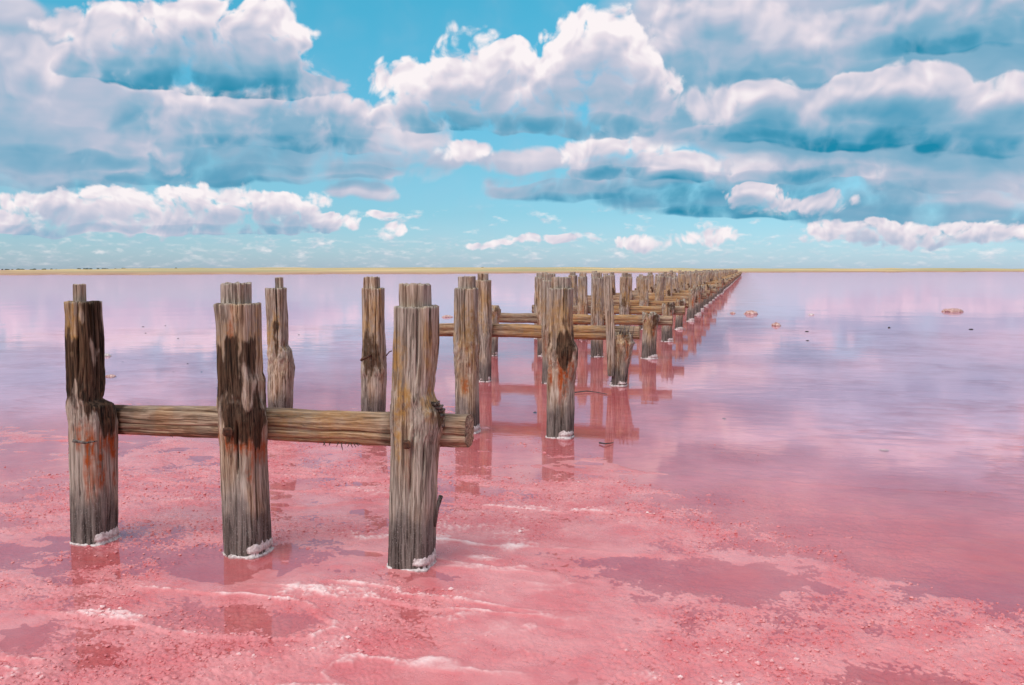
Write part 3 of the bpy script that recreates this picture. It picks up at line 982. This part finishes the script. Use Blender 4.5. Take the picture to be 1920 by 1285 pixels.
def std_post(kind, seed, nu, nz):
    """tall: shaft with tenon; stub: rotted off at rail height"""
    rng = random.Random(seed)
    t = thing('wooden_post', 'tall weathered pier post with tenon', 'post')
    lean = rng.uniform(-.01, .01)
    if kind == 'tall':
        w, h = rng.uniform(.20, .235), rng.uniform(1.32, 1.38)
        ol = [(h, -w / 2 + lean, w / 2 + lean), (.95, -w / 2, w / 2 * rng.uniform(.9, 1.05)), (.78, -w / 2 * 1.03, w / 2 * rng.uniform(1.0, 1.2)),
              (.6, -w / 2 * 1.05, w / 2 * rng.uniform(1.0, 1.2)), (.4, -w / 2, w / 2 * 1.02), (-.2, -w / 2, w / 2)]
        wr = [('d', rng.uniform(.65, .85), rng.uniform(-.05, .05), .14, .07, rng.uniform(.5, .9)), ('o', .9, rng.uniform(-.05, .05), .3, .10, rng.uniform(.5, .9)),
              ('r', rng.uniform(.45, .6), rng.uniform(-.04, .04), .18, .035, rng.uniform(.5, 1.0))]
        sh = timber('shaft', t, ol, seed, nu, nz, rot=rng.uniform(.1, .4), cracks=8, wear=wr, gouge=(.7, .16))
        tw = w * rng.uniform(.6, .85)
        timber('tenon', t, [(h - .03, -tw / 2, tw / 2), (h + rng.uniform(.08, .11), -tw / 2, tw / 2)], seed + 1, max(12, nu // 2), 8, rot=.3, cracks=2, crack_dep=.35, z_low=h - .03, gouge=(-5, .1), sq=6)
    else:
        w, h = rng.uniform(.23, .27), rng.uniform(.72, .90)
        ol = [(h, -w / 2 * .95, w / 2 * 1.25), (h - .15, -w / 2 * .85, w / 2 * 1.2), (h - .32, -w / 2 * .8, w / 2 * .9), (.25, -w / 2 * .9, w / 2 * .85), (-.2, -w / 2, w / 2 * .95)]
        wr = [('d', h - .1, .05, .16, .08, .7), ('o', h - .2, -.04, .2, .08, .6), ('r', h - .35, .06, .2, .03, .8)]
        timber('shaft', t, ol, seed, nu, nz, rot=rng.uniform(.1, .4), cracks=7, wear=wr, gouge=(h - .1, .14), rough=1.7, jag=.12)
    salt_rim(t, -w / 2, w / 2, seed, .3, max(20, min(60, nu // 2)), 1.0)
    return t


ORD = ['first', 'second', 'third', 'fourth', 'fifth', 'sixth', 'seventh', 'eighth', 'ninth', 'tenth', 'eleventh', 'twelfth']
COLNAME = ['in the innermost column', 'in the column next to the innermost', 'in the column next to the stubs']
N_ROWS = 62
rng = random.Random(77)
lib = {'near_tall': [std_post('tall', 100 + k, 110, 90) for k in range(4)], 'near_stub': [std_post('stub', 140 + k, 100, 60) for k in range(3)],
       'mid_tall': [std_post('tall', 160 + k, 40, 34) for k in range(4)], 'mid_stub': [std_post('stub', 180 + k, 40, 30) for k in range(3)],
       'far_tall': [std_post('tall', 200 + k, 14, 12) for k in range(3)], 'far_stub': [std_post('stub', 220 + k, 14, 10) for k in range(3)]}
fresh = {id(o): True for v in lib.values() for o in v}


def put_post(src, x, y, rz, label, group):
    if fresh[id(src)]:
        fresh[id(src)] = False
        src.location, src.rotation_euler = (x, y, 0), (0, 0, rz)
        tag(src, label, 'post', group)
        return src
    return copy_thing(src, (x, y, 0), rz, label, group)


# third row, outer column: a splintered stub with a slim plank nailed up in front of it
bx, by = on_ground(1160, 722)
rz, rd = px_frame(bx, by)
t = thing('wooden_post', 'splintered third-row stub with a slim plank nailed upright to it', 'post', (bx, by, 0), rz, 'rotted stubs of the outer column')
ol = [(rd(0, py)[1], rd(xl, py)[0], rd(xr, py)[0]) for (py, xl, xr) in [(611, 1143, 1184), (630, 1143, 1189), (650, 1147, 1186), (675, 1149, 1179), (700, 1146, 1176), (722, 1143, 1175)]]
timber('shaft', t, ol, 31, 120, 80, rot=-rz, cracks=12, rough=1.9, jag=.07, gouge=(.65, .2), wear=[('d', .72, .1, .12, .07, .6), ('r', .42, .09, .2, .03, .8), ('o', .6, .03, .2, .1, .5)])
pl = [(rd(0, py)[1], rd(xl, py)[0], rd(xr, py)[0]) for (py, xl, xr) in [(516, 1131, 1147), (560, 1133, 1150), (610, 1136, 1153), (650, 1138, 1153), (688, 1140, 1152)]]
plank = timber('plank', t, pl, 32, 60, 70, rot=0.05, cracks=6, z_low=pl[-1][0], gouge=(-5, .1), sq=8, depth=.6)
plank.location.y = -0.115
salt_rim(t, ol[-1][1], ol[-1][2], 31, -rz)
rng2 = random.Random(5)
for k in range(9):
    a = rng2.uniform(-.02, .16)
    rod('splinter', t, WOOD, [(a, -.10 + rng2.uniform(0, .08), .5 + rng2.uniform(0, .15)), (a + .02, -.13 + rng2.uniform(0, .06), .68), (a + .03 + rng2.uniform(-.02, .03), -.13, .76 + rng2.uniform(0, .06))], .009, .003, 5)
# fourth row, innermost: short post with a knobbly broken head
bx, by = on_ground(924, 666)
rz, rd = px_frame(bx, by)
t = thing('wooden_post', 'short fourth-row post with a knobbly broken orange-brown head', 'post', (bx, by, 0), rz, 'tall posts of the old pier')
ol = [(rd(0, py)[1], rd(xl, py)[0], rd(xr, py)[0]) for (py, xl, xr) in [(574, 914, 934), (582, 911, 939), (592, 912, 938), (600, 914, 936), (640, 914, 934), (666, 913, 933)]]
timber('shaft', t, ol, 33, 90, 70, rot=-rz, cracks=6, rough=2.0, gouge=(.8, .12), wear=[('o', .75, 0, .2, .12, .9), ('d', .8, .05, .06, .05, .7), ('r', .7, -.05, .08, .04, .6)])
salt_rim(t, ol[-1][1], ol[-1][2], 33, -rz)

for k in range(2, N_ROWS):
    y = row_y(k)
    tier = 'near' if k < 6 else 'mid' if k < 18 else 'far'
    for c, x in enumerate(COLS):
        if (k, c) in ((2, 3), (3, 0), (2, 0)):      # built above; the third row's innermost post is wholly hidden
            continue
        stub = c == 3
        jx, jy = rng.uniform(-.05, .05), rng.uniform(-.10, .10)
        gap = rng.random()
        tall = rng.choice([rng.uniform(.95, 1.04), rng.uniform(.78, 1.04)]) if not stub else rng.uniform(.72, 1.25)
        tall2 = rng.uniform(.85, 1.2)
        if k > 8 and gap < .10:
            continue
        src = rng.choice(lib[tier + ('_stub' if stub else '_tall')])
        if k < 9:
            if stub:
                lab = 'dark-footed rotted stub ending the %s row beside open water' % ORD[k]
            else:
                lab = 'tall brown post of the %s row %s' % (ORD[k], COLNAME[c])
        elif stub:
            lab = 'small rotted stub in the far line of stubs running to the shore'
        else:
            lab = 'distant brown post with tenon in the crowded far rows of the pier'
        grp = 'rotted stubs of the outer column' if stub else 'tall posts of the old pier'
        o = put_post(src, x + jx, y + jy, rng.uniform(-.25, .45), lab, grp)
        if k > 4:
            o.scale = (tall2, tall2, tall)
            o.rotation_euler = (rng.gauss(0, .03), rng.gauss(0, .035), o.rotation_euler[2])

for v in lib.values():
    for o in v:
        if fresh[id(o)]:
            for ch in list(o.children):
                bpy.data.objects.remove(ch)
            bpy.data.objects.remove(o)


# ------------------------------------------------------------------ rails
def beam(name, label, x0, x1, y, z0, z1, hgt, dep, seed, nl=160, nu=56, split=0.0, wear=(), group=None):
    ln = x1 - x0
    t = thing(name, label, 'rail', ((x0 + x1) / 2, y, (z0 + z1) / 2), 0.0, group)
    sx, sy = section(nu, 3.2, 0.0)
    u = np.linspace(-ln / 2, ln / 2, nl)
    U = np.repeat(u[:, None], nu, 1)
    Yy = dep / 2 * sx[None] + 0 * U
    Zz = hgt / 2 * sy[None] + 0 * U
    r = np.hypot(sx, sy)
    ny, nz_ = sx / r, sy / r
    d = 0.010 * fbm(U * 2.2 + seed, Yy * 4, Zz * 4, seed, 3) + 0.004 * fbm(U * 3, Yy * 60, Zz * 60 + seed, seed + 1, 3) + 0.003 * fbm(U * 14, Yy * 20, Zz * 20 + seed, seed + 5, 3)
    for q in range(6):
        zc = (random.Random(seed + q).random() - .5) * hgt * .9
        wv = 0.012 * fbm(U * 2 + q * 5, U * 0 + seed, seed=seed + q, octv=3)
        on = sstep(fbm(U * 1.3 + q * 3.3, U * 0 + q, seed=seed + 40, octv=2), -0.1, 0.25)
        d = d - 0.012 * on * np.exp(-((Zz - zc + wv) / 0.004) ** 2)
    if split:
        d = d - split * np.exp(-((Zz - 0.004 * np.sin(U * 5)) / 0.007) ** 2)
    Yy, Zz = Yy + d * ny, Zz + d * nz_
    Zz = Zz + (z1 - z0) * U / ln + 0.008 * fbm(U * 1.7 + seed * 3.1, U * 0, seed=seed, octv=2)
    # end faces
    V = np.stack([U, Yy, Zz], -1).reshape(-1, 3)
    F = grid_faces(nu, nl, True)[:, ::-1].tolist()
    ex = []
    for e, row in ((0, 0), (1, nl - 1)):
        ring = V[row * nu:(row + 1) * nu]
        ctr = ring.mean(0)
        prev = row * nu
        for q, kk in enumerate((.9, .5)):
            st = nl * nu + len(ex) * nu
            rg = ctr + (ring - ctr) * kk
            rg[:, 0] += (.004 if e else -.004) * (1 + vnoise(rg[:, 1] * 70, rg[:, 2] * 70, seed=seed))
            ex.append(rg)
            fs = [(prev + i, prev + (i + 1) % nu, st + (i + 1) % nu, st + i) for i in range(nu)]
            F += fs if e else [f[::-1] for f in fs]
            prev = st
        cap = tuple(prev + i for i in range(nu))
        F.append(cap if e else cap[::-1])
    V = np.concatenate([V] + ex)
    W = np.zeros((len(V), 4))
    wob = .04 * fbm(V[:, 0] * 9 + seed, V[:, 1] * 14, V[:, 2] * 14, seed + 9, 3)
    for ch, cx, rx, amt in wear:
        W[:, 'dro'.index(ch)] = np.maximum(W[:, 'dro'.index(ch)], amt * sstep(((V[:, 0] - cx) / rx) ** 2 + wob * 8, 1.2, .3))
    mesh_obj('log', V, F, BEAM, t, attrs={'wear': W})
    return t


by = 4.47
xa, _, za = at_depth(200, 785, by)
xb, _, zb = at_depth(880, 808, by)
B1 = beam('timber_rail', 'half-round rail joining the first-row posts, its end sticking out past the pale post', xa - .08, xb, by, za, zb, .170, .15, 301,
          360, 110, wear=[('d', -1.0, .10, .8), ('d', .80, .14, .55), ('o', .2, .5, .35), ('d', .98, .02, .3)], group='rails of the pier')
rs = random.Random(9)
for k in range(16):
    px = rs.uniform(598, 680) if k < 12 else rs.uniform(300, 440)
    x, _, z = at_depth(px, 826 if k < 12 else 812, by - .05)
    x -= B1.location.x
    z -= B1.location.z
    ln = rs.uniform(.02, .055) if k < 12 else rs.uniform(.01, .03)
    lean = rs.uniform(-.02, .035)
    rod('splinter', B1, BEAM, [(x, -.045, z + .02), (x + lean * .4, -.055, z - ln * .5), (x + lean, -.058, z - ln)], .005, .0015, 5)
for k in range(2, N_ROWS):
    y = row_y(k) + .14
    if k > 8 and rng.random() < .3:
        continue
    if k < 6:
        lab = 'rail of the %s row, a split half-round log behind the posts' % ORD[k]
        res = (120, 44)
    else:
        lab = 'small rail in the far rows of the pier' if k >= 9 else 'rail of the %s row behind its brown posts' % ORD[k]
        res = (40, 20) if k < 18 else (10, 8)
    zc = (.70, .66, .65, .64)[min(k - 2, 3)] + rng.uniform(-.02, .02)
    beam('timber_rail', lab, COLS[0] - rng.uniform(.15, .4), COLS[3] + rng.uniform(.2, .42), y, zc + rng.uniform(-.02, .02), zc, rng.uniform(.17, .20), .15, 310 + k,
         res[0], res[1], split=.016 if k < 6 else 0, wear=[('d', -1.0, .3, .4), ('o', .5, .8, .6)], group='rails of the pier')


# ------------------------------------------------------------------ lumps of salt and debris on the lake
def lump(name, px, py, w_px, h_px, label, cat, seed, mat, group, flat=1.0, spikes=0):
    bx, by = on_ground(px, py)
    d = math.hypot(bx, by)
    w, h = w_px / F_PX * d, h_px / F_PX * d
    nu, nv = 40, 14
    th = np.arange(nu) / nu * 2 * math.pi
    ph = np.linspace(0, math.pi / 2, nv)
    T, Pp = np.meshgrid(th, ph)
    r = 1 + .35 * fbm(np.cos(T) * 2 + seed, np.sin(T) * 2, Pp * 2, seed, 4) + .12 * fbm(np.cos(T) * 8 + seed, np.sin(T) * 8, Pp * 7, seed + 1, 3)
    x, y, z = np.cos(T) * np.cos(Pp) * r * w / 2, np.sin(T) * np.cos(Pp) * r * w / 2 * .8, np.sin(Pp) ** .8 * r * h - .03 * h
    V = np.stack([x, y, z - .01], -1).reshape(-1, 3)
    rz = -math.atan2(bx, by)
    t = mesh_obj(name, V, grid_faces(nu, nv, True), mat)
    t.location, t.rotation_euler = (bx, by, 0), (0, 0, rz)
    return tag(t, label, cat, group)


G1 = 'lumps of salt standing in the brine'
lump('salt_lump', 1408, 589, 22, 7, 'domed pink salt lump with pale rim beside the stub line', 'salt lump', 401, LUMP, G1)
lump('salt_lump', 1785, 585, 34, 6, 'long low whitish-pink salt lump alone on open water', 'salt lump', 402, LUMP, G1)
lump('salt_lump', 1455, 611, 16, 6, 'small dark red salt lump out on smooth water', 'salt lump', 403, LUMP, G1)
lump('salt_lump', 1374, 588, 10, 3, 'tiny flat salt lump between the domed lump and the stub line', 'salt lump', 404, LUMP, G1)
lump('salt_lump', 1521, 591, 9, 3, 'tiny pale salt chip on the open lake', 'salt lump', 405, SALT, G1)
lump('salt_lump', 207, 706, 18, 4, 'pink-white salt lump behind the blackened first-row post', 'salt lump', 406, LUMP, G1)
lump('salt_lump', 200, 668, 14, 5, 'white salt chip behind the blackened first-row post', 'salt lump', 407, SALT, G1)
lump('salt_lump', 1658, 842, 16, 1.5, 'thin white salt crumbs lying on the smooth pink brine', 'salt lump', 408, SALT, G1)
lump('salt_lump', 838, 595, 20, 4, 'low reddish salt lump left of the third-row rail', 'salt lump', 409, LUMP, G1)
G2 = 'dark specks drifting on the lake'
for k, (px, py, w, h) in enumerate([(1667, 615, 5, 4), (1821, 618, 10, 3), (1513, 622, 9, 3), (1514, 639, 8, 3), (1358, 784, 9, 3), (1003, 773, 8, 4), (310, 611, 3, 2),
                                    (268, 613, 6, 2), (352, 682, 4, 3), (325, 697, 4, 2), (275, 755, 18, 2), (334, 635, 5, 2), (230, 678, 3, 2), (660, 838, 8, 3),
                                    (378, 697, 4, 2), (406, 727, 4, 2), (273, 625, 4, 2), (560, 628, 5, 2)]):
    lump('debris_scrap', px, py, w * .75, h * .6, 'small dark scrap of debris floating on the pink lake', 'debris', 430 + k, DEBRIS, G2)
for (pts, lab) in [([(1078, 738), (1100, 736), (1120, 737), (1138, 741)], 'thin dark stick floating in front of the splintered stub'),
                   ([(1124, 833), (1135, 836), (1150, 832)], 'short dark twig lying on the crust near the bulging orange-stained post')]:
    g = [on_ground(*p) for p in pts]
    o = rod('stick', None, DEBRIS, [(a, b, .012 + .006 * math.sin(i * 2)) for i, (a, b) in enumerate(g)], .008, .004, 7)
    tag(o, lab, 'stick')
